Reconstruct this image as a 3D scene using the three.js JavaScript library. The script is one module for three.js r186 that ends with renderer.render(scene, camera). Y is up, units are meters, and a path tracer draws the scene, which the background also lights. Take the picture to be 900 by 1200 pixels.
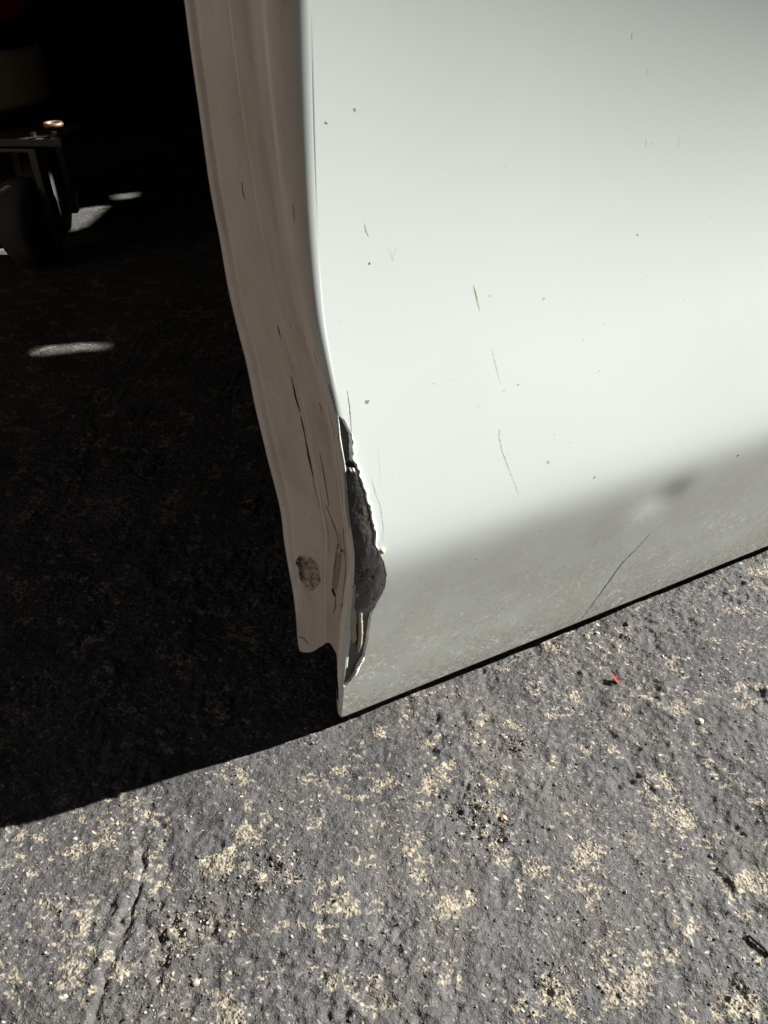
import * as THREE from 'three';
import { mergeGeometries, mergeVertices } from 'three/addons/utils/BufferGeometryUtils.js';
import { RoundedBoxGeometry } from 'three/addons/geometries/RoundedBoxGeometry.js';

// ---------- camera, sky, sun, exposure ----------
const scene = new THREE.Scene();
const camera = new THREE.PerspectiveCamera(69.2, 0.75, 0.02, 200);
camera.position.set(0, 0.40, 0);
camera.rotation.set(-38 * Math.PI / 180, 0, 0);
const YAW = 26.3 * Math.PI / 180;                       // the door's turn about the vertical
const U = new THREE.Vector3(Math.cos(YAW), 0, -Math.sin(YAW)), N = new THREE.Vector3(Math.sin(YAW), 0, Math.cos(YAW));
const ELEV = 37 * Math.PI / 180, RATIO = 0.32;        // sun height, and how far it stands in front of the door's plane
const SUN = (() => { const y = Math.sin(ELEV), z = RATIO * y, x = Math.sqrt(1 - y * y - z * z); return new THREE.Vector3().addScaledVector(U, x).addScaledVector(N, z).add(new THREE.Vector3(0, y, 0)); })();
const sun = new THREE.DirectionalLight(new THREE.Color(1, 0.97, 0.93), 5);
sun.target.position.set(0, 0, -0.4); sun.position.copy(SUN).multiplyScalar(6).add(sun.target.position);
sun.castShadow = true; sun.shadow.radius = 1; sun.shadow.mapSize.set(4096, 4096);
Object.assign(sun.shadow.camera, { left: -2.5, right: 2.5, top: 2.5, bottom: -2.5, near: 0.5, far: 14 });
scene.add(sun, sun.target);
{ // clear sky, brighter and paler towards the horizon and round the sun
  const w = 256, h = 128, d = new Float32Array(w * h * 4), v = new THREE.Vector3();
  for (let j = 0; j < h; j++) for (let i = 0; i < w; i++) {
    const el = ((j + .5) / h - .5) * Math.PI, az = ((i + .5) / w - .5) * 2 * Math.PI;
    v.set(Math.cos(el) * Math.cos(az), Math.sin(el), Math.cos(el) * Math.sin(az));
    const t = Math.pow(1 - Math.max(0, v.y), 3), c = Math.pow(Math.max(0, v.dot(SUN)), 12) * 0.8, k = (j * w + i) * 4;
    const lo = v.y < 0 ? 0.45 : 1;
    d[k] = lo * (0.30 + 0.62 * t + c); d[k + 1] = lo * (0.48 + 0.50 * t + c); d[k + 2] = lo * (0.86 + 0.16 * t + c * .9); d[k + 3] = 1;
  }
  const sky = new THREE.DataTexture(d, w, h, THREE.RGBAFormat, THREE.FloatType);
  sky.mapping = THREE.EquirectangularReflectionMapping; sky.magFilter = sky.minFilter = THREE.LinearFilter; sky.needsUpdate = true;
  scene.background = sky; scene.environment = sky; scene.backgroundIntensity = scene.environmentIntensity = 0.045;
}
const renderer = new THREE.WebGLRenderer({ antialias: true });
renderer.setSize(768, 1024);
renderer.toneMapping = THREE.LinearToneMapping; renderer.toneMappingExposure = 2.8;
renderer.shadowMap.enabled = true; renderer.shadowMap.type = THREE.PCFSoftShadowMap;

// ---------- helpers ----------
let seed = 7; const rnd = () => { seed = (seed * 1664525 + 1013904223) >>> 0; return seed / 4294967296; };
const clamp = (x, a = 0, b = 1) => Math.min(b, Math.max(a, x)), sstep = (a, b, x) => { const k = clamp((x - a) / (b - a)); return k * k * (3 - 2 * k); }, mix = (a, b, k) => a + (b - a) * k;
const hash = (i, j, s) => { let n = (Math.imul(i, 374761393) + Math.imul(j, 668265263) + Math.imul(s, 1442695041)) | 0; n = Math.imul(n ^ (n >>> 13), 1274126177); return ((n ^ (n >>> 16)) >>> 0) / 4294967296; };
const vn = (x, y, s = 0) => { const i = Math.floor(x), j = Math.floor(y), a = x - i, b = y - j, u = a * a * (3 - 2 * a), v = b * b * (3 - 2 * b); return (hash(i, j, s) * (1 - u) + hash(i + 1, j, s) * u) * (1 - v) + (hash(i, j + 1, s) * (1 - u) + hash(i + 1, j + 1, s) * u) * v; };
const fbm = (x, y, o = 4, s = 0) => { let f = 0, a = .5, t = 0; for (let k = 0; k < o; k++) { f += a * vn(x, y, s + k * 17); t += a; a *= .5; const nx = x * 1.62 - y * 1.18; y = x * 1.18 + y * 1.62; x = nx; } return f / t; };
const smoothT = (t, x, c = 1) => { const n = t.length; if (x <= t[0][0]) return t[0][c]; if (x >= t[n - 1][0]) return t[n - 1][c]; let i = 1; while (x > t[i][0]) i++; const h = t[i][0] - t[i - 1][0], k = (x - t[i - 1][0]) / h, m = (j) => { const a = Math.max(0, j - 1), b = Math.min(n - 1, j + 1); return (t[b][c] - t[a][c]) / (t[b][0] - t[a][0]); }, k2 = k * k, k3 = k2 * k; return (2 * k3 - 3 * k2 + 1) * t[i - 1][c] + (k3 - 2 * k2 + k) * h * m(i - 1) + (-2 * k3 + 3 * k2) * t[i][c] + (k3 - k2) * h * m(i); };
const lerpT = (t, x, c = 1) => { if (x <= t[0][0]) return t[0][c]; for (let i = 1; i < t.length; i++) if (x <= t[i][0]) return mix(t[i - 1][c], t[i][c], (x - t[i - 1][0]) / (t[i][0] - t[i - 1][0])); return t[t.length - 1][c]; };
function obj(name, geo, mat, parent = scene) { const m = new THREE.Mesh(geo, mat); m.name = name; m.castShadow = m.receiveShadow = true; parent.add(m); return m; }
function tag(o, label, category, extra = {}) { Object.assign(o.userData, { label, category }, extra); return o; }
function struct(o) { o.userData.kind = 'structure'; return o; }
function grid(nu, nv, f, flip = false) {   // f(i, j) -> [x, y, z, u, v]
  const p = new Float32Array(nu * nv * 3), t = new Float32Array(nu * nv * 2), ix = new Uint32Array((nu - 1) * (nv - 1) * 6); let k = 0;
  for (let j = 0; j < nv; j++) for (let i = 0; i < nu; i++) { const q = f(i, j), n = j * nu + i; p[n * 3] = q[0]; p[n * 3 + 1] = q[1]; p[n * 3 + 2] = q[2]; t[n * 2] = q[3]; t[n * 2 + 1] = q[4]; }
  for (let j = 0; j < nv - 1; j++) for (let i = 0; i < nu - 1; i++) { const a = j * nu + i, b = a + 1, c = a + nu, d = c + 1; if (flip) ix.set([a, c, b, b, c, d], k); else ix.set([a, b, c, b, d, c], k); k += 6; }
  const g = new THREE.BufferGeometry(); g.setAttribute('position', new THREE.BufferAttribute(p, 3)); g.setAttribute('uv', new THREE.BufferAttribute(t, 2)); g.setIndex(new THREE.BufferAttribute(ix, 1)); g.computeVertexNormals(); return g;
}
function tex(c, srgb = true, wrap = THREE.MirroredRepeatWrapping) { const t = c.isTexture ? c : new THREE.CanvasTexture(c); t.wrapS = t.wrapT = wrap; t.magFilter = THREE.LinearFilter; t.minFilter = THREE.LinearMipmapLinearFilter; t.generateMipmaps = true; t.anisotropy = 8; if (srgb) t.colorSpace = THREE.SRGBColorSpace; t.needsUpdate = true; return t; }
const std = (color, roughness, extra = {}) => new THREE.MeshStandardMaterial({ color, roughness, ...extra });
const lin = (r, g, b) => new THREE.Color().setRGB(r, g, b);
const toS = (x) => 255 * (x <= .0031308 ? 12.92 * x : 1.055 * Math.pow(x, 1 / 2.4) - .055);

// ---------- ground ----------
const TX = -0.25, TZ = -0.52, SX = 0.64, SZ = 0.42;      // where the ground texture lies
const BEIGE = [[.1298, -.3104, 9], [.0309, -.1749, 10], [.1216, -.3589, 9], [.1953, -.3035, 8], [.1709, -.2265, 9], [.1689, -.2526, 7], [.0588, -.2776, 8], [-.0054, -.2839, 6], [-.1692, -.2065, 11], [-.0885, -.2018, 12], [.0816, -.1377, 9], [.1137, -.1359, 10], [.1699, -.1341, 10], [.0792, -.2018, 7], [.0819, -.2903, 6], [.1734, -.3712, 9], [.199, -.1925, 10], [.0401, -.1792, 8], [.1128, -.2065, 8], [-.0223, -.1792, 7], [.237, -.3104, 9], [-.1527, -.1432, 8], [-.072, -.1289, 9], [.0254, -.2481, 7], [.1428, -.2714, 7], [-.128, -.15, 9]];
const ROUGH = [[-.0919, -.1707, 14], [-.109, -.1687, 9], [-.0686, -.1925, 9], [-.0556, -.1994, 8], [-.1124, -.147, 12], [.0493, -.2317, 8], [.0602, -.2188, 9], [.17, -.134, 10], [.081, -.14, 9], [.0855, -.2776, 5]];
const GROOVE = [[-.2344, -.1387], [-.2138, -.1359], [-.1925, -.1327], [-.1707, -.1313], [-.1508, -.1364], [-.1271, -.1354]];
const PITS = [[-.0205, -.2537, 5], [-.0494, -.2065, 5], [.0493, -.2317, 5], [.0602, -.2188, 6], [.0855, -.2776, 4], [.1534, -.2714, 4], [.1401, -.3319, 3], [-.094, -.172, 6], [-.105, -.165, 5], [-.112, -.15, 6], [-.06, -.197, 4], [.172, -.136, 6], [.135, -.2, 5], [.03, -.205, 4], [.11, -.165, 5], [.16, -.18, 5], [-.03, -.145, 5]];
const blobs = (list, x, z, wob) => { let m = 0; for (const [a, b, r] of list) { const dx = (x - a) * 1000, dz = (z - b) * 1000, d = Math.hypot(dx, dz * 1.15); if (d < r * 2.2) m = Math.max(m, 1 - d / (r * (.65 + wob))); } return clamp(m * 1.6); };
function wornAt(x, z) {        // 0..1: how far the dark skin has gone and the pale stone shows
  const w = fbm(x * 70, z * 70, 3, 5), wx = x + .006 * (w - .5), wz = z + .006 * (fbm(x * 70, z * 70, 3, 91) - .5);
  const a = fbm(wx * 64, wz * 84, 4, 21), big = blobs(BEIGE, wx, wz, fbm(x * 160, z * 160, 3, 33) * 1.1);
  const c = fbm(wx * 300, wz * 380, 4, 44);
  return sstep(.54, .66, c * .74 + (a - .5) * .66 + big * .32 + .045);
}
function groundH(x, z, core) {
  let h = .007 * (fbm(x * 7, z * 7, 3, 1) - .5) * sstep(.15, .5, Math.hypot(x, z + .25)) + .0045 * (fbm(x * 26, z * 26, 3, 2) - .5);
  if (core <= 0) return h;
  const rough = blobs(ROUGH, x, z, fbm(x * 120, z * 120, 2, 8)), n1 = fbm(x * 85, z * 85, 3, 3), n2 = fbm(x * 230, z * 230, 3, 4);
  const calm = sstep(.40, .60, fbm(x * 19 + 3, z * 19, 3, 9)); h += core * ((.0016 + .0020 * calm) * (n1 - .5) + (.0008 + .0013 * calm + .0048 * rough) * (n2 - .5) + .0005 * (vn(x * 620, z * 620, 6) - .5)) ;
  h -= core * .0013 * (.2 + .8 * calm) * sstep(.62, .80, fbm(x * 120, z * 150, 3, 61));
  for (const [a, b, r] of PITS) { const d = Math.hypot(x - a, (z - b) * 1.2) * 1000; if (d < r * 1.6) h -= core * .0026 * n1 * (1 - sstep(r * .1, r * (.3 + 1.5 * n2), d)); }
  if (z > -.25 && z < -.1) { const gx = smoothT(GROOVE, z) + .010 * (n1 - .5) + .004 * (n2 - .5), d = (x - gx) * 1000; h += core * (-.0042 * n2 * Math.exp(-d * d / (2 + 9 * n1)) - .0009 * sstep(0, 14, d) * (1 - sstep(14, 60, d)) + .0022 * n2 * sstep(-12, -2, d) * (1 - sstep(-2, 0, d))) * sstep(-.25, -.225, z); }
  return h;
}
const axis = (a, b, step, lo, hi) => { const v = []; for (let x = a; x <= b; x += step) v.push(x); let s = step, x = v[v.length - 1]; const up = []; while (x < hi) { s = Math.min(s * 1.12, 2); x += s; up.push(x); } s = step; x = a; const dn = []; while (x > lo) { s = Math.min(s * 1.12, 2); x -= s; dn.push(x); } return [...dn.reverse(), ...v, ...up]; };
const GX = axis(-.30, .42, .0009, -40, 40), GZ = axis(-.62, -.085, .0009, -40, 40);
const groundGeo = grid(GX.length, GZ.length, (i, j) => { const x = GX[i], z = GZ[j]; const core = clamp(1 - Math.max(0, -.34 - x, x - .46, -.8 - z, z + .06) * 4); const far = clamp(1 - (Math.hypot(x, z) - 2) / 3); return [x, groundH(x, z, core) * Math.max(.0, far), z, (x - TX) / SX, (z - TZ) / SZ]; }, true);
const groundTex = (() => {
  const n = 2048, c = document.createElement('canvas'), d = document.createElement('canvas'); c.width = c.height = d.width = d.height = n;
  const g = c.getContext('2d'), h = d.getContext('2d'), im = g.createImageData(n, n), ib = h.createImageData(n, n), worn = new Float32Array(n * n), col = im.data, bmp = ib.data;
  for (let j = 0; j < n; j++) for (let i = 0; i < n; i++) {
    const x = TX + (i + .5) / n * SX, z = TZ + (j + .5) / n * SZ, k = (j * n + i) * 4;
    const w = wornAt(x, z), e = vn(x * 2300, z * 2300, 70), g2 = vn(x * 1100, z * 900, 71), tone = fbm(x * 16, z * 16, 3, 72), fine = fbm(x * 420, z * 420, 4, 73);
    worn[j * n + i] = w;
    let b = Math.max(.010, .030 + .040 * tone + .062 * (fine - .5) + .032 * (e - .5)), r = b, gg = b * .99, bl = b * .985;
    const warm = sstep(.45, .7, fbm(x * 30, z * 30, 3, 75)); r *= 1 + .04 * warm; bl *= 1 - .06 * warm;
    const pale = .70 + .8 * (g2 - .5) + .6 * (e - .5), t = w * (.40 + .60 * sstep(.3, .62, g2));
    r = mix(r, .270 * pale, t); gg = mix(gg, .238 * pale, t); bl = mix(bl, .175 * pale, t);
    col[k] = toS(clamp(r)); col[k + 1] = toS(clamp(gg)); col[k + 2] = toS(clamp(bl)); col[k + 3] = 255;
    bmp[k] = bmp[k + 1] = bmp[k + 2] = 255 * clamp(.40 + .30 * (e - .5) + .7 * (fine - .5) + (g2 - .5) * .5 * w); bmp[k + 3] = 255;
  }
  g.putImageData(im, 0, 0); h.putImageData(ib, 0, 0);
  const tones = ['#8e8474', '#a89a7f', '#77706a', '#bdb3a0', '#5f5a57', '#9c8b6c', '#d0c8b8'];   // chips of stone showing through the skin
  const W = SX * 1000, H = SZ * 1000; g.scale(n / W, n / H); h.scale(n / W, n / H);      // from here on in millimetres
  const fleck = (q, x, y, l, s, an) => { q.beginPath(); if (s > .35) { for (let a = 0; a < 6; a++) { const t = a * 1.047 + .5 * rnd(), r = .7 + .5 * rnd(), ex = l * r * Math.cos(t), ey = s * r * Math.sin(t), X = x + ex * Math.cos(an) - ey * Math.sin(an), Y = y + ex * Math.sin(an) + ey * Math.cos(an); a ? q.lineTo(X, Y) : q.moveTo(X, Y); } } else q.ellipse(x, y, l, s, an, 0, 7); q.fill(); };
  for (let k = 0; k < 150000; k++) {
    const x = rnd() * W, y = rnd() * H, w = worn[Math.min(n - 1, Math.floor(y / H * n)) * n + Math.min(n - 1, Math.floor(x / W * n))], m = fbm(x / 26, y / 26, 3, 81); if (rnd() > sstep(.34, .66, m) * .6 + .3 + .4 * w) continue;
    const s = .13 + .95 * Math.pow(rnd(), 6), an = .5 + 1.6 * (rnd() + rnd() - 1), l = s * (1 + 1.1 * rnd()), v = rnd();
    g.globalAlpha = .15 + .65 * rnd() * Math.sqrt(rnd()); g.fillStyle = v > .98 ? '#f0ebe0' : tones[Math.floor(rnd() * 7)]; fleck(g, x, y, l, s * .75, an);
    h.globalAlpha = .6; const q = Math.floor(100 + 120 * rnd()); h.fillStyle = `rgb(${q},${q},${q})`; fleck(h, x, y, l, s * .75, an);
  }
  for (let k = 0; k < 16000; k++) { const x = rnd() * W, y = rnd() * H, s = .14 + .6 * Math.pow(rnd(), 5), an = rnd() * 3; g.globalAlpha = .5; g.fillStyle = '#1c1a19'; fleck(g, x, y, s * 1.5, s * .8, an); h.globalAlpha = .8; h.fillStyle = '#181818'; fleck(h, x, y, s * 1.5, s * .8, an); }
  return [[g, true], [h, false]].map(([q, srgb]) => tex(new THREE.DataTexture(new Uint8Array(q.getImageData(0, 0, n, n).data), n, n), srgb));
})();
const groundMat = std(0xffffff, .82, { map: groundTex[0], bumpMap: groundTex[1], bumpScale: .0012 });
struct(obj('ground', groundGeo, groundMat));

// ---------- the dark workshop behind the door (an added roof and its walls keep the sun off the floor) ----------
const ORIGIN = new THREE.Vector3(-.0253, 0, -.2888);     // foot of the door's rear corner
const H_ROOF = 1.1;
{
  const k = H_ROOF / SUN.y, su = SUN.dot(U) * k, sn = SUN.dot(N) * k;
  const s = new THREE.Shape([[-.95, -4.05], [3.2, -4.05], [3.2, .09], [-.95, .09]].map(([a, b]) => new THREE.Vector2(a, b)));
  const gaps = [[[-.004, -1.25], [.075, -1.245], [.02, -1.14], [-.012, -1.118]], [[.098, -1.308], [.14, -1.308], [.132, -1.276], [.096, -1.276]], [[-.111, -.664], [-.032, -.646], [-.034, -.631], [-.111, -.646]], [[-.155, -1.105], [-.10, -1.08], [-.103, -1.03], [-.16, -1.05]]];  // gap outlines shaped to throw the sun patches on the floor
  { const P = new THREE.Vector3(-.454, 0, -1.13).sub(ORIGIN), a = P.dot(U), b = P.dot(N), o = .192 / H_ROOF; gaps.push([[-.015, -.015], [.015, -.015], [.015, .015], [-.015, .015]].map(([x, y]) => [a + x - su * o, b + y - sn * o])); }   // added gap that lets sun onto the brass ring
  for (const q of gaps) s.holes.push(new THREE.Path(q.map(([a, b]) => new THREE.Vector2(a + su, b + sn))));
  const g = new THREE.ExtrudeGeometry(s, { depth: .002, bevelEnabled: false }); g.rotateX(Math.PI / 2);
  const g2 = g; const m = obj('added_roof', g2, std(lin(.20, .20, .20), .9)); m.position.copy(ORIGIN).setY(H_ROOF + .004); m.rotation.y = YAW;
  m.scale.set(1, 1, 1); tag(m, 'unseen low sheet roof added for shade, with gaps cut to drop sun patches on the floor', 'roof');
}
{
  const dark = std(lin(.20, .20, .20), .95);
  const wall = (name, label, mat, w, h, at) => { const m = obj(name, new THREE.BoxGeometry(w, h, .06), mat); m.position.copy(ORIGIN).addScaledVector(U, at[0]).addScaledVector(N, at[1]).setY(h / 2 - .006); m.rotation.y = YAW + at[2]; tag(m, label, 'wall'); return m; };
  wall('workshop_wall', 'plain back wall deep in the unlit space behind the trolley', dark, 4.3, H_ROOF - .01, [1.1, -4.02, 0]);
  wall('workshop_wall_001', 'plain side wall at the right end of the unlit space', dark, 4.0, H_ROOF - .01, [3.17, -2.0, Math.PI / 2]);
  wall('workshop_wall_002', 'plain side wall at the left end of the unlit space', dark, 3.1, H_ROOF - .01, [-.99, -2.44, Math.PI / 2]);
  wall('workshop_wall_003', 'unseen wall added right of the door to keep sun and sky light out', dark, 2.06, H_ROOF - .01, [2.11, -.06, 0]);  // added to stop sun leaking in beside the door
  // added unseen walls: a tan one bounces sun, a tall dark one blocks sky
  wall('added_wall', 'unseen tan wall added on the left to bounce warm sunlight onto the door flange', std(lin(.42, .335, .265), .9), .9, 1.1, [-1.75, -.40, Math.PI / 2]);
  wall('added_wall_001', 'unseen tall grey brown wall added in front of the door to block the sky', std(lin(.11, .10, .09), .9), 16, 5.4, [1.5, 2.7, 0]);
}

// ---------- the car door ----------
const door = new THREE.Group(); door.name = 'car_door'; door.position.copy(ORIGIN); door.rotation.y = YAW; scene.add(door);
tag(door, 'white car door with a torn rear corner, its lower edge just above the grey ground', 'car door');
const G = .010, TOP = 1.09;
const SL = [[.010, .19], [.06, .18], [.134, .175], [.150, .11], [.168, -.03], [.19, -.085], [.28, -.095], [.36, -.02], [.42, .05], [.52, .03], [1.2, -.02]];
const ZT = [0], DY = .0005; for (let i = 1; i < 2400; i++) ZT.push(ZT[i - 1] + smoothT(SL, G + (i - .5) * DY) * DY);
const zp = (y) => { const k = clamp((y - G) / DY, 0, 2398), i = Math.floor(k); return ZT[i] + (ZT[i + 1] - ZT[i]) * (k - i); };
const RT = [[.010, .004], [.2, .005], [.26, .007], [.32, .012], [.38, .016], [.5, .018]];
const UE = [[.01, -.0062], [.066, -.0058], [.11, -.0057], [.139, -.0046], [.163, -.0034], [.184, -.0043], [.212, -.0054], [.239, -.0071], [.2606, -.0105], [.282, -.0139], [.307, -.0160], [.333, -.0171], [.37, -.0181], [.42, -.0182], [1.2, -.0182]];
const EF = [[0, 0, 0], [.18, -.004, -.2], [.36, -.012, -.40], [.40, -.026, -.425], [.44, -.030, -.465], [.60, -.09, -.66], [.78, -.17, -.84], [.84, -.195, -.890], [.89, -.247, -.915], [.95, -.275, -.955], [1, -.265, -1.0], [1.05, -.25, -1.03], [1.12, -.20, -1.05]];
const TT = [[.0592, .0364], [.1002, .0396], [.1436, .0495], [.1832, .055], [.2223, .0582], [.2577, .0542], [.2968, .0458], [.3215, .0437], [.347, .0406], [.3662, .039], [.3814, .0381], [1.2, .0381]];
const corner = (q, y) => { const rc = .0055, d = y - G; return d < rc && q < .02 ? (rc - Math.sqrt(Math.max(0, rc * rc - (rc - d) ** 2))) * (1 - Math.max(0, q) / .02) : 0; };
const sweep = (u, y) => { const w = clamp(u, 0, .25), a = Math.max(0, y - .25); return 2.7 * w * (a < .14 ? a * a : .0196 + .28 * .12 * (1 - Math.exp(-(a - .14) / .12))); };   // the skin swells outwards towards the middle of the door
function surf(q, y) {          // q >= 0 metres across the outer skin, -1..0 round the corner, below -1 across the shut face
  const r = smoothT(RT, y), ue = smoothT(UE, y) + corner(q, y), z = zp(y);
  if (q >= 0) return [ue + r + q, y, z + sweep(q, y)];
  if (q >= -1) { const a = -q * Math.PI / 2; return [ue + r - r * Math.sin(a), y, z - r * (1 - Math.cos(a))]; }
  const s = -q - 1, T = smoothT(TT, y); return [ue + smoothT(EF, s, 1) * T, y, z - r + smoothT(EF, s, 2) * T];
}
const V3 = (a) => new THREE.Vector3(...a);
function normal(q, y) { const e = 3e-4, eq = q < -1 ? .01 : q < 0 ? .03 : e; const a = V3(surf(q + eq, y)).sub(V3(surf(q - eq, y))), b = V3(surf(q, y + e)).sub(V3(surf(q, y - e))); return a.cross(b).normalize(); }
const onSurf = (q, y, h) => V3(surf(q, y)).addScaledVector(normal(q, y), h);
// where the skin is torn away, by height: left and right limits
const TL = [[.0496, -.06], [.0691, .001], [.0827, .0012], [.1006, .0016], [.1200, .0012], [.1384, -.10], [.1453, -.164], [.1585, -.2], [.1765, -.206], [.1881, -.26], [.2, -.23], [.2154, -.138], [.2244, -.214], [.2293, -.238], [.2350, -.202], [.2391, -.182]];
const TR = [[.0496, .0008], [.0540, .004], [.0604, .0068], [.0660, .0078], [.0745, .0110], [.089, .0122], [.1067, .0122], [.1175, .0126], [.1265, .0152], [.1352, .0176], [.1459, .0170], [.1554, .0146], [.1624, .0114], [.1689, .0090], [.175, .0098], [.1855, .0088], [.1947, .0076], [.2026, .006], [.2094, .0046], [.2152, .0038], [.2175, .0020], [.2238, .0026], [.2302, .0032], [.2325, .0022], [.2377, .0004], [.2391, -.10]];
const arcLen = (q, y) => q < 0 ? q * smoothT(RT, y) * Math.PI / 2 : q, fromLen = (a, y) => a < 0 ? a / (smoothT(RT, y) * Math.PI / 2) : a;
const tearL = (y) => { const a = lerpT(TL, y); return arcLen(a, y); };
const tearR = (y) => { const a = lerpT(TR, y); return arcLen(a, y) + .0005 * (vn(y * 900, 3, 5) - .5); };
const tornDepth = (q, y) => { if (y < .0496 || y > .2391) return 0; const a = arcLen(q, y), l = tearL(y), r = tearR(y), d = Math.min(a - l, r - a, (y - .0496) * .8, (.2391 - y) * .8); return .0024 * sstep(.0001, .0007, d); };
const dent = (u, y) => { const a = (u - .207) / .016, b = (y - .1285) / .013, k = a * a + b * b; return .0011 * Math.exp(-k) * .85 + .00035 * (Math.exp(-(((u - .10) / .05) ** 2) - ((y - .07) / .03) ** 2)); };
// the outer skin, fine by the corner, with its folded hem below and the bend towards the shut face
const YB = [[-1, .0800], [-.82, .073], [-.69, .0598], [-.486, .0458], [-.3, .025], [-.12, .0106], [0, G]];
const foldAt = (y) => mix(-.36, -.2, sstep(.25, .285, y));     // seam laid along the shade line; the fold tan paints in shade besides dirt
const QS = []; for (let i = 0; i <= 24; i++) QS.push(-.36 + .36 * i / 24); for (let q = .0004; q < .021; q += .0004) QS.push(q); { let q = .021, s = .0005; while (q < 1.1) { s = Math.min(s * 1.05, .006); q += s; QS.push(q); } }
const YS = []; for (let y = G + .0013; y < .252; y += .0006) YS.push(y); { let y = .252, s = .0007; while (y < TOP) { s = Math.min(s * 1.03, .012); y += s; YS.push(Math.min(y, TOP)); } }
const HEM = 12;
const panelGeo = grid(QS.length, YS.length + HEM, (i, j) => {
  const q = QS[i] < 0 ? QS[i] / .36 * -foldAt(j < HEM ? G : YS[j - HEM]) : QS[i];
  if (j < HEM) { // hem: up the inside, then round the folded edge
    const p = surf(q, G + (q < 0 ? Math.max(0, smoothT(YB, q) - G) : 0)), k = j / (HEM - 1), t = .0013;
    if (k < .3) return [p[0], p[1] + t + .012 * (1 - k / .3), p[2] - 2 * t, (p[0] + .05) / .45, p[1] / .45];
    const a = Math.PI * (k - .3) / .7; return [p[0], p[1] + t - t * Math.sin(a), p[2] - t - t * Math.cos(a), (p[0] + .05) / .45, p[1] / .45];
  }
  let y = YS[j - HEM]; if (q < 0) { const yb = smoothT(YB, q); y = mix(yb, TOP, (y - G) / (TOP - G) ); }
  const p = surf(q, y); const d = tornDepth(q, y); if (d > 0) { const m = normal(q, y); p[0] -= m.x * d; p[1] -= m.y * d; p[2] -= m.z * d; }
  if (q >= 0) p[2] -= dent(p[0], y) - .0006 * (fbm(p[0] * 9, y * 9, 2, 12) - .5);
  return [p[0], p[1], p[2], (p[0] + .05) / .45, y / .45];
});
const PN = 2048, px = (u) => (u + .05) / .45 * PN, py = (y) => (1 - y / .45) * PN, uOf = (q, y) => surf(q, y)[0];
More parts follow.
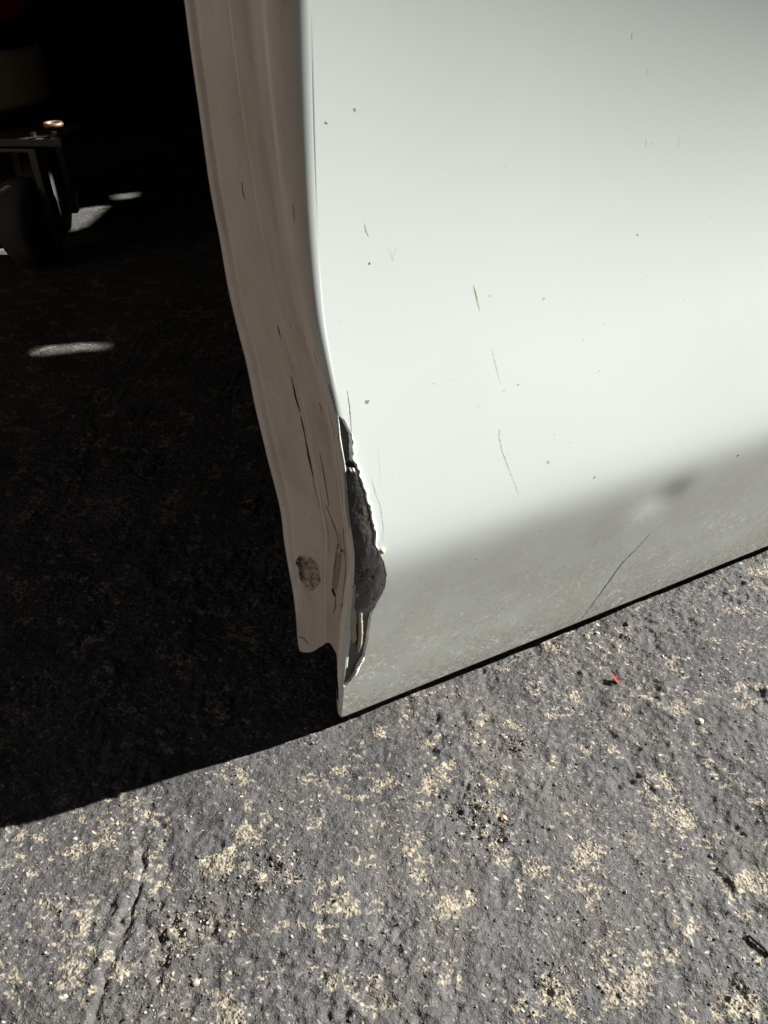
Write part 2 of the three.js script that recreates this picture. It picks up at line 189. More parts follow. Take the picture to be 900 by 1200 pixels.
const panelTex = (() => {
  const c = document.createElement('canvas'), b = document.createElement('canvas'); c.width = c.height = b.width = b.height = PN;
  const g = c.getContext('2d'), h = b.getContext('2d'), im = g.createImageData(PN, PN), ib = h.createImageData(PN, PN);
  for (let j = 0; j < PN; j++) for (let i = 0; i < PN; i++) {
    const u = i / PN * .45 - .05, y = (1 - j / PN) * .45, k = (j * PN + i) * 4;
    const m = .98 + .025 * fbm(u * 22, y * 14, 3, 301), f = vn(u * 1900, y * 1900, 302);
    let r = .712 * m, gg = .778 * m, bl = .745 * m;
    const film = sstep(.165, .12, y + .03 * (fbm(u * 26, y * 26, 4, 320) - .5)) * (.55 + .5 * sstep(.3, .7, fbm(u * 42, y * 50, 5, 321))) * (.55 + .75 * (fbm(u * 1100, y * 1100, 2, 322) - .2)) * .55; r = mix(r, .52, clamp(film)); gg = mix(gg, .485, clamp(film)); bl = mix(bl, .43, clamp(film));
    // road dirt thrown up along the lower edge: grains and broken spatter
    const low = sstep(.16, .02, y), sp = fbm(u * 620, y * 620, 3, 303), d1 = low * sstep(.40, .75, sp) * sstep(.25, .65, fbm(u * 50, y * 60, 4, 304)) * .42 + sstep(.055, .012, y - .02 * (fbm(u * 30, 4, 2, 8) - .5)) * sstep(.36, .66, fbm(u * 500, y * 500, 2, 305)) * .5;
    r = mix(r, .40, d1); gg = mix(gg, .37, d1); bl = mix(bl, .31, d1);
    const w = low * sstep(.56, .76, fbm(u * 260, y * 300, 3, 306) * .7 + fbm(u * 60, y * 60, 2, 311) * .3) * sstep(.35, .6, fbm(u * 800, y * 800, 2, 310)) * .95; r = mix(r, .93, w); gg = mix(gg, .93, w); bl = mix(bl, .88, w);
    
    im.data[k] = toS(clamp(r)); im.data[k + 1] = toS(clamp(gg)); im.data[k + 2] = toS(clamp(bl)); im.data[k + 3] = 255;
    ib.data[k] = ib.data[k + 1] = ib.data[k + 2] = 150 + 2 * (f - .5) + 2 * (fbm(u * 300, y * 300, 2, 309) - .5) + 24 * (d1 + w); ib.data[k + 3] = 255;
  }
  g.putImageData(im, 0, 0); h.putImageData(ib, 0, 0);
  g.lineCap = h.lineCap = 'round'; g.lineJoin = 'round';
  const line = (pts, w, col, jit = 1.2, depth = 150) => { // a scratch: short strokes of uneven width and strength
    const P = []; for (let s = 0; s < pts.length - 1; s++) for (let k = 0; k < 24; k++) { const t = k / 24; P.push([px(mix(pts[s][0], pts[s + 1][0], t)) + jit * (rnd() - .5), py(mix(pts[s][1], pts[s + 1][1], t)) + jit * (rnd() - .5)]); }
    for (let k = 0; k < P.length - 1; k++) { const e = Math.sin(Math.PI * (k + .5) / P.length); g.globalAlpha = .35 + .65 * rnd(); g.strokeStyle = col; g.lineWidth = w * (.5 + .7 * rnd()) * (.4 + .6 * e); g.beginPath(); g.moveTo(...P[k]); g.lineTo(...P[k + 1]); g.stroke(); h.strokeStyle = `rgb(${depth},${depth},${depth})`; h.lineWidth = w; h.beginPath(); h.moveTo(...P[k]); h.lineTo(...P[k + 1]); h.stroke(); } g.globalAlpha = 1;
  };
  const Q = (l) => l.map(([q, y]) => [uOf(q, y), y]);
  line(Q([[.0674, .2841], [.0690, .2781], [.0704, .2721]]), 3.4, '#b5a68e'); line(Q([[.0676, .2835], [.0694, .2770]]), 2, '#6b5a48');
  line(Q([[.0754, .2544], [.0766, .2460], [.0792, .2358]]), 1.6, '#9b9a90', 1.5); line(Q([[.0788, .2130], [.0786, .2098], [.0802, .2019], [.0850, .1893], [.0924, .1701]]), 2.0, '#93827b', 2.2);
  line(Q([[.0186, .3147], [.0190, .3120], [.0202, .3097]]), 1.8, '#8b8a86'); line(Q([[.0280, .3049], [.0302, .3007], [.0324, .3045]]), 2.4, '#ced2cb', 2.5); line(Q([[.0300, .3012], [.0304, .2990]]), 2.4, '#c6c9c3');
  for (let k = 0; k < 2; k++) line(Q([[.1864, .0163], [.1934, .0422], [.2000, .0700], [.2092, .0851], [.2130, .0937]]), 6.4, '#2b2724', 1.2, 90); line(Q([[.1990, .0660], [.2050, .0790], [.2092, .0851], [.2130, .0937]]), 2.6, '#efeee8', 3.2, 120); line(Q([[.1885, .0163 + .006], [.1934, .0412]]), 1.4, '#d8d4cc', 2, 120);
  line(Q([[.0042, .2503], [.0040, .2437], [.0036, .2379], [.0032, .2310]]), 2.2, '#5d5c58', .6, 140); line(Q([[-.2660, .2548], [-.2520, .2490], [-.2260, .2410]]), 2.2, '#4a4844', .6, 60);
  line(Q([[.0150, .2200], [.0150, .2000]]), 1.2, '#b9bdb5', .8); line(Q([[.0115, .1990], [.0138, .1900], [.0145, .1780], [.0135, .1690]]), 1.8, '#8f918b', .8); line(Q([[.0105, .2060], [.0122, .1960]]), 1.6, '#8f918b', .8);
  const spot = (q, y, r, col, a = .9) => { g.globalAlpha = a; g.fillStyle = col; for (let k = 0; k < 4; k++) { g.beginPath(); g.ellipse(px(uOf(q, y)) + r * (rnd() - .5), py(y) + r * (rnd() - .5), r * (.35 + .5 * rnd()), r * (.35 + .5 * rnd()), rnd() * 3, 0, 7); g.fill(); } g.globalAlpha = 1; };
  for (const [q, y, r, c2] of [[.0042, .3490, 2.4, '#55524c'], [.0204, .2997, 2.4, '#55534f'], [.1536, .2923, 2.6, '#77756f'], [.0122, .2433, 4.6, '#9a8c6c'], [.1416, .1669, 5, '#a9ada7'], [.2764, .0760, 8, '#efefea'], [.2588, .1459, 4, '#3b3936'], [.1092, .0817, 5, '#ecebe6'], [.0670, .0505, 3, '#f2f1ee'], [.0146, .3523, 3, '#9b9d97'], [.1094, .1860, 5, '#b3b6af']]) spot(q, y, r, c2);
  for (let k = 0; k < 40; k++) { const cl = rnd(), q = cl < .6 ? .10 + .09 * (rnd() + rnd() - 1) : .005 + .38 * rnd(), y = cl < .6 ? .255 + .13 * (rnd() + rnd() - 1) : .14 + .25 * rnd(); spot(q, y, 1.2 + 2.2 * rnd() * rnd(), ['#a5a39c', '#8f8a83', '#b3ad9f', '#b5b9b2'][k & 3], .2 + .45 * rnd()); }
  for (let k = 0; k < 7; k++) { const q = .02 + .3 * rnd(), y = .16 + .24 * rnd(), a = -1.3 + .9 * (rnd() - .5), l = .0015 + .004 * rnd(); line([[uOf(q, y), y], [uOf(q, y) + l * Math.cos(a), y + l * Math.sin(a)]], .8 + .8 * rnd(), ['#b9bbb4', '#aaa69d', '#bfbdb4'][k % 3], 1.5, 140); }
  for (let k = 0; k < 900; k++) { const q = .004 + .39 * rnd(), y = .012 + .135 * Math.pow(rnd(), 1.3); spot(q, y, .8 + 1.8 * rnd() * rnd(), k % 4 ? '#f0efea' : '#6c665d', .25 + .6 * rnd()); }
  for (let k = 0; k < 70; k++) { const q = .01 + .37 * rnd(), y = .015 + .10 * rnd(), n2 = 10 + 26 * rnd(), s = .002 + .006 * rnd(); for (let m = 0; m < n2; m++) spot(q + s * (rnd() + rnd() - 1) * 1.6, y + s * (rnd() + rnd() - 1), 1 + 2.6 * rnd() * rnd(), '#f1f0ea', .2 + .5 * rnd()); }
  const scuff = (q, y, sx, sy, n2, a) => { for (let m = 0; m < n2; m++) { const r = rnd() + rnd() - 1, t = rnd() + rnd() - 1; spot(q + sx * r + .3 * sx * t, y + sy * t, .7 + 2.4 * Math.pow(rnd(), 3), m % 5 ? '#f3f1ea' : '#d8cfbd', a * (.25 + .75 * rnd())); } };
  scuff(.110, .0775, .009, .006, 150, .5); scuff(.106, .081, .004, .002, 60, .7); scuff(.195, .1180, .011, .008, 420, .28); scuff(.2764, .0770, .004, .005, 80, .8); scuff(.300, .085, .030, .014, 150, .5); scuff(.345, .07, .03, .02, 160, .5); scuff(.075, .045, .012, .008, 80, .4); scuff(.155, .045, .02, .008, 90, .45); scuff(.05, .060, .008, .006, 60, .4); scuff(.135, .075, .012, .01, 60, .35); scuff(.24, .05, .03, .012, 110, .5);  // the broad pale one over the dent paints in its highlight
  return [tex(c), tex(b, false)];
})();
const panelMat = new THREE.MeshPhysicalMaterial({ map: panelTex[0], bumpMap: panelTex[1], bumpScale: .0004, roughness: .42, clearcoat: .35, clearcoatRoughness: .22 });
const panel = obj('outer_panel', panelGeo, panelMat, door);
// the shut face: a folded flange running up beside the corner, with a wavy cut lower end
const FB = [[-1, G], [-.88, .0106], [-.7, .025], [-.514, .0458], [-.31, .0598], [-.18, .073], [0, .0800], [.06, .0806], [.2, .0808], [.358, .0737], [.494, .0646], [.616, .055], [.79, .0476], [.894, .0481], [.966, .0599], [1.04, .066], [1.12, .075]];
const CHIP = [-1.640, .1255], CHIPR = [[-3.1416, 1.02], [-2.5, 1.05], [-2.1, .96], [-1.57, .92], [-1.0, .80], [-.4, .86], [0, .95], [.5, .98], [1.1, 1.0], [1.6, .84], [2.2, .78], [2.7, .98], [3.1416, 1.02]];
const chipAt = (q, y) => { const T = smoothT(TT, y), a = (CHIP[0] - q) * -T * 1.0, b = y - CHIP[1], x = a / .0085, z = b / .0135; return [Math.hypot(x, z) / (lerpT(CHIPR, Math.atan2(z, x)) * (1 + .40 * (fbm(Math.atan2(z, x) * 3 + 9, 2, 3, 6) - .5))), a, b]; };
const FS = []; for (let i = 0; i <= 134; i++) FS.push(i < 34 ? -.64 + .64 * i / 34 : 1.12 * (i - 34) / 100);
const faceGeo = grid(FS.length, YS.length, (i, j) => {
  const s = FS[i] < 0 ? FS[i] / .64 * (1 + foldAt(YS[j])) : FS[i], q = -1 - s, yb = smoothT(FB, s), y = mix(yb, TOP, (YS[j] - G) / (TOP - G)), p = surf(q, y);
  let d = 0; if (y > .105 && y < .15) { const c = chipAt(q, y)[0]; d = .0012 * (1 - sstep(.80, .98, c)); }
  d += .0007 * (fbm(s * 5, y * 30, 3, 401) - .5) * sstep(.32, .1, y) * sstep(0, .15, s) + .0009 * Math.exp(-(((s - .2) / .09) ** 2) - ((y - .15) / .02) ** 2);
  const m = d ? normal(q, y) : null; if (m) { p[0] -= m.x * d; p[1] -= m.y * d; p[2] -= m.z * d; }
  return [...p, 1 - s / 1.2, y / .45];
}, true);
const faceTex = (() => {
  const W = 1024, H = 2048, c = document.createElement('canvas'), b = document.createElement('canvas'); c.width = b.width = W; c.height = b.height = H;
  const g = c.getContext('2d'), h = b.getContext('2d'), im = g.createImageData(W, H), ib = h.createImageData(W, H);
  for (let j = 0; j < H; j++) for (let i = 0; i < W; i++) {
    const s = (1 - i / W) * 1.2, y = (1 - j / H) * .45, k = (j * W + i) * 4, t = s * .05;
    const st = fbm(t * 420, y * 22, 3, 411), bl = fbm(t * 130, y * 60, 4, 412), gr = fbm(t * 900, y * 900, 2, 413);
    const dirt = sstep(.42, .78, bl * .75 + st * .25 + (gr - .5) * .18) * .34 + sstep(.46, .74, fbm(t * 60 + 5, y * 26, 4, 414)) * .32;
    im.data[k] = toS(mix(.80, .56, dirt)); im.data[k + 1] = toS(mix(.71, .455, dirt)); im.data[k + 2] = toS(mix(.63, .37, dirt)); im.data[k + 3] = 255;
    ib.data[k] = ib.data[k + 1] = ib.data[k + 2] = 160 + 8 * (gr - .5) + 5 * (st - .5); ib.data[k + 3] = 255;
  }
  g.putImageData(im, 0, 0); h.putImageData(ib, 0, 0); g.lineCap = h.lineCap = 'round';
  const X = (q) => (1 - (-q - 1) / 1.2) * W, Y = (y) => (1 - y / .45) * H;
  const crack = (pts, w, a = 1) => { const P = []; for (let s = 0; s < pts.length - 1; s++) for (let k = 0; k < 14; k++) { const t = k / 14; P.push([X(mix(pts[s][0], pts[s + 1][0], t)) + 4 * (rnd() - .5), Y(mix(pts[s][1], pts[s + 1][1], t))]); }
    for (let k = 0; k < P.length - 1; k++) { const e = .35 + .65 * Math.sin(Math.PI * (k + .5) / P.length), ww = w * e * (.7 + .6 * rnd()); g.globalAlpha = a * (.6 + .4 * rnd()); g.strokeStyle = '#1d1714'; g.lineWidth = ww; g.beginPath(); g.moveTo(...P[k]); g.lineTo(...P[k + 1]); g.stroke(); h.strokeStyle = '#202020'; h.lineWidth = ww * 1.2; h.beginPath(); h.moveTo(...P[k]); h.lineTo(...P[k + 1]); h.stroke(); h.strokeStyle = '#d8d8d8'; h.lineWidth = ww * .5; h.beginPath(); h.moveTo(P[k][0] + ww * 1.2, P[k][1]); h.lineTo(P[k + 1][0] + ww * 1.2, P[k + 1][1]); h.stroke(); } g.globalAlpha = 1; };
  crack([[-1.482, .2430], [-1.482, .2328], [-1.462, .2265]], 14, .8); crack([[-1.464, .2240], [-1.450, .2142]], 11, .8); crack([[-1.456, .2150], [-1.454, .2028], [-1.442, .1921]], 15);
  crack([[-1.228, .2125], [-1.212, .2041], [-1.204, .1930], [-1.206, .1840]], 15); crack([[-1.272, .1822], [-1.194, .1777], [-1.134, .1731], [-1.118, .1659], [-1.19, .1590]], 18); crack([[-1.19, .1585], [-1.212, .1507], [-1.222, .1420]], 8, .5);
  crack([[-1.066, .1755], [-1.080, .1636], [-1.092, .1534], [-1.110, .1372]], 11, .8); crack([[-1.075, .1640], [-1.02, .1655]], 9, .7); crack([[-1.228, .1285], [-1.126, .1282]], 16); crack([[-1.130, .1290], [-1.108, .1220], [-1.152, .1126]], 12, .8);
  crack([[-1.034, .2421], [-1.024, .2400]], 14); crack([[-1.21, .2745], [-1.20, .2720]], 8, .5); crack([[-1.46, .192], [-1.42, .176]], 7, .35); crack([[-1.35, .19], [-1.33, .165], [-1.31, .15]], 6, .3); crack([[-1.55, .3240], [-1.56, .321], [-1.545, .318]], 7, .4); crack([[-1.47, .268], [-1.48, .262]], 9, .6); crack([[-1.9, .0640], [-1.7, .060]], 8, .6);
  // a flake of grey undercoat where the paint has peeled
  g.fillStyle = 'rgba(120,112,104,.55)'; g.beginPath(); [[-1.218, .1573], [-1.10, .1600], [-1.085, .1528], [-1.098, .1397], [-1.12, .1330], [-1.228, .1290], [-1.236, .1436]].forEach(([q, y], k) => k ? g.lineTo(X(q), Y(y)) : g.moveTo(X(q), Y(y))); g.fill();
  g.strokeStyle = 'rgba(205,196,184,.55)'; g.lineWidth = 5; g.beginPath(); [[-1.222, .1573], [-1.240, .1436], [-1.232, .1290]].forEach(([q, y], k) => k ? g.lineTo(X(q), Y(y)) : g.moveTo(X(q), Y(y))); g.stroke();
  for (let k = 0; k < 170; k++) { const q = -1.02 - 1.0 * rnd(), y = .05 + .35 * rnd(); g.globalAlpha = .2 + .5 * rnd(); g.fillStyle = ['#3a302a', '#5e5148', '#6f4a35', '#cfc7bb'][k & 3]; g.beginPath(); g.ellipse(X(q), Y(y), 1.5 + 5 * rnd() * rnd(), 1 + 3 * rnd() * rnd(), rnd() * 3, 0, 7); g.fill(); } g.globalAlpha = 1;
  return [tex(c), tex(b, false)];
})();
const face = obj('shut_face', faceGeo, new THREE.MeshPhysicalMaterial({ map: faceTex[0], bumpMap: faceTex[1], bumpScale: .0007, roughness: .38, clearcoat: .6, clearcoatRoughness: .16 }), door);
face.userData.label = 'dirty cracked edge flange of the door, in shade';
{ // the chipped patch on the flange
  const NR = 26, NA = 72, rs = [];
  const g = grid(NA + 1, NR, (i, j) => {
    const ang = i / NA * 2 * Math.PI - Math.PI, rad = j / (NR - 1), R = lerpT(CHIPR, ang) * (1 + .40 * (fbm(ang * 3 + 9, 2, 3, 6) - .5)), a = Math.cos(ang) * rad * R * .0085, b = Math.sin(ang) * rad * R * .0135;
    const y = CHIP[1] + b, q = CHIP[0] + a / smoothT(TT, y), n = fbm(a * 900 + 7, b * 900, 3, 421), h = -.0008 + .0011 * (n - .35) + .0007 * sstep(.86, 1, rad);
    const p = onSurf(q, y, rad > .98 ? .00004 : h); rs.push([n, rad, a, b]); return [p.x, p.y, p.z, a * 60, b * 60];
  });
  const col = new Float32Array(rs.length * 3); rs.forEach(([n, r, a, b], k) => { const w = sstep(.35, .7, fbm(a * 500, b * 500, 3, 425)), d = .8 * sstep(.5, .3, n) + .95 * sstep(-.003, -.0065, a + .004 * (n - .5)); col[k * 3] = mix(mix(.34, .52, w), .06, clamp(d)); col[k * 3 + 1] = mix(mix(.28, .46, w), .042, clamp(d)); col[k * 3 + 2] = mix(mix(.22, .39, w), .03, clamp(d)); });
  g.setAttribute('color', new THREE.BufferAttribute(col, 3));
  obj('paint_chip', g, std(0xffffff, .85, { vertexColors: true }), face).userData.label = 'rough brown chip in the flange paint';
}
{ // what the torn corner lays bare: lumpy black sealant
  const NU = 64, NY = 560, y0 = .0500, y1 = .2387, col = new Float32Array(NU * NY * 3);
  const g = grid(NU, NY, (i, j) => {
    const y = mix(y0, y1, j / (NY - 1)), t = i / (NU - 1), l = tearL(y) - .0002, r = Math.max(l + .0004, tearR(y) + .0002), a = mix(l, r, t), w = r - l, k = j * NU + i;
    const dome = Math.sqrt(Math.max(0, 1 - (2 * t - 1) ** 2)), mid = sstep(.158, .172, y) * sstep(.2165, .212, y), blob = sstep(.112, .128, y) * sstep(.172, .156, y), topb = sstep(.2145, .217, y);
    const n = fbm(a * 330, y * 210, 3, 501), n2 = fbm(a * 900, y * 900, 2, 502), lump = fbm(a * 200 + 4, y * 90, 3, 503);
    let h = -.0014 + mid * dome * (.0024 + .0024 * (lump - .42)) + mid * .0008 * (n - .5) + blob * (dome * (.0036 + .0012 * (lump - .5)) ) + topb * (-.0006 + .0005 * dome);
    h += (.00005 + .00018 * mid) * (n2 - .5) - blob * .0005 * sstep(.74, .82, fbm(a * 260, y * 260, 2, 504));
    if (i === 0 || i === NU - 1) h = Math.min(h, -.0016); h = Math.max(h, -.0021);
    const p = onSurf(fromLen(a, y), y, h);
    const grey = mix(.012, .023, sstep(.45, .75, n2 * .6 + n * .4)) , flat = (1 - mid) * (1 - blob), fl = mix(.013, .022, n);
    const v = mix(grey * (blob ? mix(1, .9 + .7 * sstep(.4, .7, fbm(a * 300, y * 300, 3, 506)), blob) : 1), fl + topb * .03, flat), rust = mid * sstep(.55, .72, fbm(a * 500, y * 500, 3, 505)) * sstep(.178, .184, y) * sstep(.196, .19, y);
    col[k * 3] = v + rust * .035; col[k * 3 + 1] = v * .97 + rust * .024; col[k * 3 + 2] = v * .95 + rust * .015; return [p.x, p.y, p.z, a * 50, y * 50];
  });
  g.setAttribute('color', new THREE.BufferAttribute(col, 3));
  obj('exposed_sealant', g, new THREE.MeshPhysicalMaterial({ vertexColors: true, roughness: .36, clearcoat: .35, clearcoatRoughness: .4 }), door).userData.label = 'lumpy black sealant laid bare along the torn corner';
}
function ribbon(name, pts, width, height, mat, lift = 0, wob = .3, parent = door) { // a raised strip lying along the skin; pts are [across in metres, height]
  const n = 90, m = 9, len = pts.length - 1;
  const g = grid(m, n, (i, j) => { const t = j / (n - 1) * len, k = Math.min(len - 1, Math.floor(t)), f = t - k, y = mix(pts[k][1], pts[k + 1][1], f), e = Math.min(1, Math.sin(Math.PI * clamp(j / (n - 1), .004, .996)) * 3), w = width * e * (1 + wob * 2 * (vn(j * .23, width * 9e3, 7) - .5)), c = mix(pts[k][0], pts[k + 1][0], f) + wob * width * (vn(j * .4, 9, 8) - .5), th = Math.PI * (1 - i / (m - 1)); const p = onSurf(fromLen(c + w * .5 * Math.cos(th), y), y, lift + height * e * (1 + wob * (vn(j * .5, 4, 9) - .5)) * Math.pow(Math.sin(th), .6) - .0001); return [p.x, p.y, p.z, i / m, j / n]; });
  return obj(name, g, mat, parent);
}
{
  const white = std(lin(.86, .87, .84), .5), cream = std(lin(.40, .36, .29), .55);
  const edge = []; for (let y = .2325; y >= .1630; y -= .0012) edge.push([tearR(y) + .0006, y]);
  ribbon('torn_paint', edge, .0013, .0008, white, 0, .6).userData.label = 'curled white paint edge beside the tear';
  const edge2 = []; for (let y = .0745; y >= .0560; y -= .0012) edge2.push([tearR(y) + .0003, y]);
  ribbon('torn_paint', edge2, .0016, .0009, white, 0, .6).userData.label = 'bright white chipped edge at the foot of the tear';
  const edge3 = []; for (let y = .2360; y >= .178; y -= .0014) edge3.push([tearL(y) - .0005, y]);
  ribbon('torn_paint', edge3, .0009, .0002, cream, 0, .3).userData.label = 'cream paint edge on the flange side of the tear';
  ribbon('metal_sliver', [[-.0006, .1500], [.0012, .1387], [.0016, .1240], [.0030, .1034], [.0042, .0914]], .0036, .0012, cream, -.0005, .1).userData.label = 'pale bent sliver of door skin, the shorter one';
  ribbon('metal_sliver', [[.0006, .1453], [.0032, .1319], [.0056, .1178], [.0074, .1006], [.0076, .0806]], .0027, .0016, std(lin(.36, .335, .27), .55), -.0003, .1).userData.label = 'pale bent sliver of door skin, the longer one';
  const f = new THREE.IcosahedronGeometry(.0015, 2), a = f.attributes.position; for (let k = 0; k < a.count; k++) { const s = .75 + .5 * vn(a.getX(k) * 1400 + 9, a.getY(k) * 1400 + a.getZ(k) * 900, 3); a.setXYZ(k, a.getX(k) * s, a.getY(k) * s * 1.2, a.getZ(k) * s * .7); } f.computeVertexNormals();
  const m = obj('paint_flake', f, std(lin(.62, .50, .30), .8), door); m.position.copy(onSurf(.0132, .1640, .0006)); m.userData.label = 'small tan flake stuck above the black blob';
}
// closing sheets on the far side of the door
{
  const back = grid(2, 60, (i, j) => { const y = mix(.062, TOP, j / 59), e = surf(-2.1, y); return [i ? 1.06 : e[0], y, e[2], i, j / 59]; }, true);
  obj('inner_panel', back, std(lin(.72, .73, .70), .5), door);
  const top = grid(2, 2, (i, j) => { const e = surf(-2.1, TOP), f = surf(-1, TOP); return [i ? 1.06 : f[0] - .01, TOP + .001, j ? e[2] : f[2] + .018, i, j]; });
  obj('top_panel', top, std(lin(.72, .73, .70), .5), door);
  const bottom = grid(60, 2, (i, j) => { const u = mix(-.004, 1.06, i / 59), e = surf(-2, .062); return [u, .082, j ? e[2] : zp(.082) - .003, i, j]; });
  obj('bottom_panel', bottom, std(lin(.30, .30, .29), .8), door);
}

// ---------- the trolley in the dark ----------
{
  const t = new THREE.Group(); t.name = 'workshop_trolley'; t.position.set(-.53, 0, -1.13); scene.add(t);
  tag(t, 'dim wheeled trolley with a tan tank and red top behind the door', 'trolley');
  const black = std(lin(.018, .018, .02), .35), metal = std(lin(.10, .098, .094), .45, { metalness: .4 }), tan = std(lin(.42, .36, .22), .55);
  const lathe = (name, pts, mat, x, z) => { const m = obj(name, new THREE.LatheGeometry(pts.map(([a, b]) => new THREE.Vector2(a, b)), 64), mat, t); m.position.set(x, 0, z); return m; };
  const plate = obj('shelf', new RoundedBoxGeometry(.44, .009, .09, 3, .003), metal, t); plate.position.set(-.136, .1705, -.045);
  const rim = obj('shelf_rim', new RoundedBoxGeometry(.44, .011, .006, 3, .002), metal, t); rim.position.set(-.136, .170, .003);
  const cx = -.122, cz = -.145;
  lathe('tank_foot', [[0, .176], [.135, .176], [.142, .180], [.142, .190], [.134, .197], [0, .197]], black, cx, cz);
  lathe('tank', [[.130, .196], [.137, .200], [.139, .206], [.139, .262], [.137, .268], [.130, .272]], tan, cx, cz);
  lathe('collar', [[.134, .270], [.136, .276], [.134, .288], [.126, .297], [.120, .300], [.120, .304]], black, cx, cz);
  lathe('red_top', [[.120, .303], [.134, .306], [.138, .313], [.138, .42], [.128, .44], [0, .446]], std(lin(.42, .035, .025), .45), cx, cz);
  const ring = obj('ring', new THREE.TorusGeometry(.0105, .0032, 12, 32), std(lin(.38, .24, .15), .45, { metalness: .6 }), t); ring.rotation.x = Math.PI / 2; ring.position.set(.076, .192, .0);
  for (let k = 0; k < 2; k++) { const b = obj('bolt', new THREE.CylinderGeometry(.004, .0045, .006, 6), metal, t); b.position.set(.070 - k * .03, .178, -.012); }
  const caster = (x, z, a) => {
    const c = new THREE.Group(); c.name = 'caster'; c.position.set(x, 0, z); c.rotation.y = a; t.add(c);
    const tyre = obj('tyre', new THREE.LatheGeometry([[.036, -.021], [.050, -.023], [.057, -.021], [.0605, -.014], [.0615, -.005], [.0615, .005], [.0605, .014], [.057, .021], [.050, .023], [.036, .021]].map(([r, y]) => new THREE.Vector2(r, y)), 48), std(lin(.075, .072, .068), .85), c); tyre.rotation.z = Math.PI / 2; tyre.position.y = .0615;
    const hub = obj('hub', new THREE.CylinderGeometry(.040, .040, .030, 32), metal, c); hub.rotation.z = Math.PI / 2; hub.position.y = .0615;
    const arms = [-1, 1].map((s) => { const g = new RoundedBoxGeometry(.012, .132, .022, 2, .002); g.translate(s * .034, .096, -.006); return g; }); arms.push(new RoundedBoxGeometry(.080, .006, .05, 2, .002).translate(0, .160, -.02));
    obj('fork', mergeGeometries(arms), metal, c);
    const ax = obj('axle', new THREE.CylinderGeometry(.006, .006, .090, 16), metal, c); ax.rotation.z = Math.PI / 2; ax.position.y = .0615;
  };
  caster(.006, .0, -.10); caster(-.27, .03, .5); caster(-.02, -.15, .2); caster(-.28, -.15, -.8);
  t.children.filter((c) => c.name === 'caster').forEach((c, k) => { if (k) c.name = 'caster_00' + k; });
}
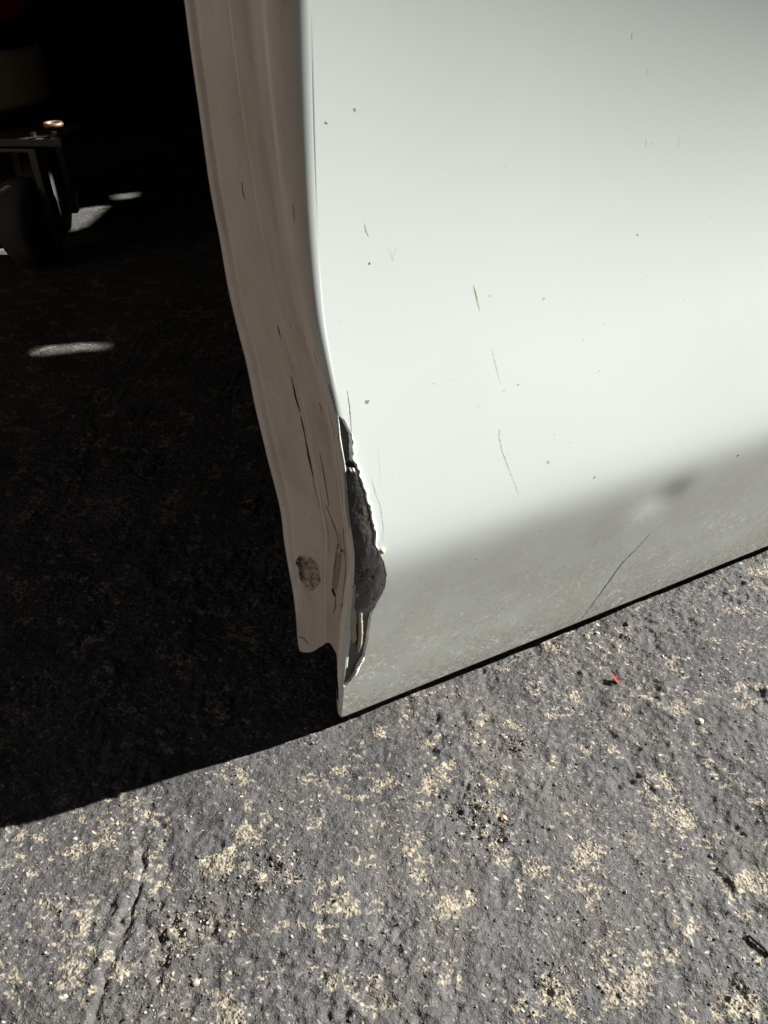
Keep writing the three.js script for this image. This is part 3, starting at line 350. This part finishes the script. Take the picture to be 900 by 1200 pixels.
// ---------- loose bits on the ground ----------
const gy = (x, z) => groundH(x, z, 1);
{
  const crumple = (g, s, amt, sd) => { const a = g.attributes.position; for (let k = 0; k < a.count; k++) { const x = a.getX(k), y = a.getY(k), z = a.getZ(k), f = 1 + amt * (fbm(x / s * 1.7 + 9 + sd, y / s * 1.7 + z / s * 1.3, 2, 3) - .5); a.setXYZ(k, x * f, y * f, z * f); } g.computeVertexNormals(); return g; };
  const sheet = (w, l, t, sd, bend) => { const f = (x, z, s) => { const e = 1 + .5 * (vn(Math.atan2(z, x) * 1.6 + 20, sd, 5) - .5); return [x * w * e, s * t + bend * (x * x - .3 * z) + .25 * bend * vn(x * 3 + sd, z * 3, 6), z * l * e, x, z]; }; const pt = (i, j) => { const a = i / 40 * 2 * Math.PI, r = j / 8; return [Math.cos(a) * r, Math.sin(a) * r]; }; return mergeGeometries([grid(41, 9, (i, j) => f(...pt(i, j), .5), true), grid(41, 9, (i, j) => f(...pt(i, j), j === 8 ? .5 : -.5))]); };
  const leaf = obj('leaf_fragment', sheet(.0024, .0034, .0005, 3, .0012), std(lin(.19, .045, .024), .85)); leaf.position.set(.1563, gy(.1563, -.3267) + .0016, -.3267); leaf.rotation.set(.25, .6, -.3);
  tag(leaf, 'small orange red leaf fragment on the sunlit ground right of the door corner', 'leaf');
  const path = new THREE.CatmullRomCurve3([[.1838, -.1635, .0008], [.1856, -.161, .0013], [.1880, -.1582, .0016], [.1908, -.1540, .0010]].map(([x, z, h]) => new THREE.Vector3(x, gy(x, z) + h, z)));
  const twig = obj('twig', crumple(new THREE.TubeGeometry(path, 40, .0008, 8), .002, .0, 1), std(lin(.05, .038, .028), .9)); tag(twig, 'short dark twig at the right edge of the sunlit ground', 'twig');
  const peb = [[.1780, -.3771, .0016, [.07, .07, .07], 'small dark pebble nearest the lower edge of the door on the right'], [.1544, -.3695, .0016, [.36, .34, .29], 'small whitish pebble just below the door edge'], [.2031, -.2935, .0021, [.38, .34, .26], 'pale pebble on the right of the sunlit ground'], [.0684, -.2265, .0019, [.42, .30, .2], 'small tan pebble in the middle of the sunlit ground'], [-.0905, -.1425, .0016, [.34, .31, .25], 'whitish pebble in the rough crumbly patch at lower left']];
  const pg = [0, 1, 2].map((k) => crumple(new THREE.IcosahedronGeometry(1, 3), 1, .9, k * 7));
  peb.forEach(([x, z, r, c, label], k) => { const m = obj(k ? 'pebble_00' + k : 'pebble', pg[k % 3], std(lin(...c), .85)); m.scale.set(r, r * .7, r * 1.15); m.rotation.y = k * 1.3; m.position.set(x, gy(x, z) + r * .35, z); tag(m, label, 'pebble'); });
  // loose grit, far too much to count
  const n = 9000, inst = new THREE.InstancedMesh(crumple(new THREE.IcosahedronGeometry(1, 1), 1, 1.0, 3), std(0xffffff, .85), n), M = new THREE.Matrix4(), q = new THREE.Quaternion(), e = new THREE.Euler(), c = new THREE.Color();
  for (let k = 0; k < n; k++) {
    let x, z; if (k % 5 === 0) { const [a, b, r] = ROUGH[Math.floor(rnd() * ROUGH.length)]; x = a + r * .0022 * (rnd() + rnd() - 1); z = b + r * .0022 * (rnd() + rnd() - 1); } else { x = -.28 + .66 * rnd(); z = -.55 + .46 * rnd(); }
    const s = .00025 + .0007 * Math.pow(rnd(), 5); e.set(rnd() * 6, rnd() * 6, rnd() * 6); q.setFromEuler(e);
    M.compose(new THREE.Vector3(x, gy(x, z) + s * .3, z), q, new THREE.Vector3(s * (.8 + .8 * rnd()), s * .7, s)); inst.setMatrixAt(k, M);
    const t = rnd(), v = .5 + .7 * rnd(); inst.setColorAt(k, t < .35 ? c.setRGB(.22 * v, .19 * v, .14 * v) : t < .85 ? c.setRGB(.085 * v, .08 * v, .075 * v) : c.setRGB(.36 * v, .34 * v, .30 * v));
  }
  inst.name = 'grit'; inst.castShadow = inst.receiveShadow = true; scene.add(inst); tag(inst, 'loose grit scattered over the rough grey ground', 'grit', { kind: 'stuff' });
}
renderer.render(scene, camera);
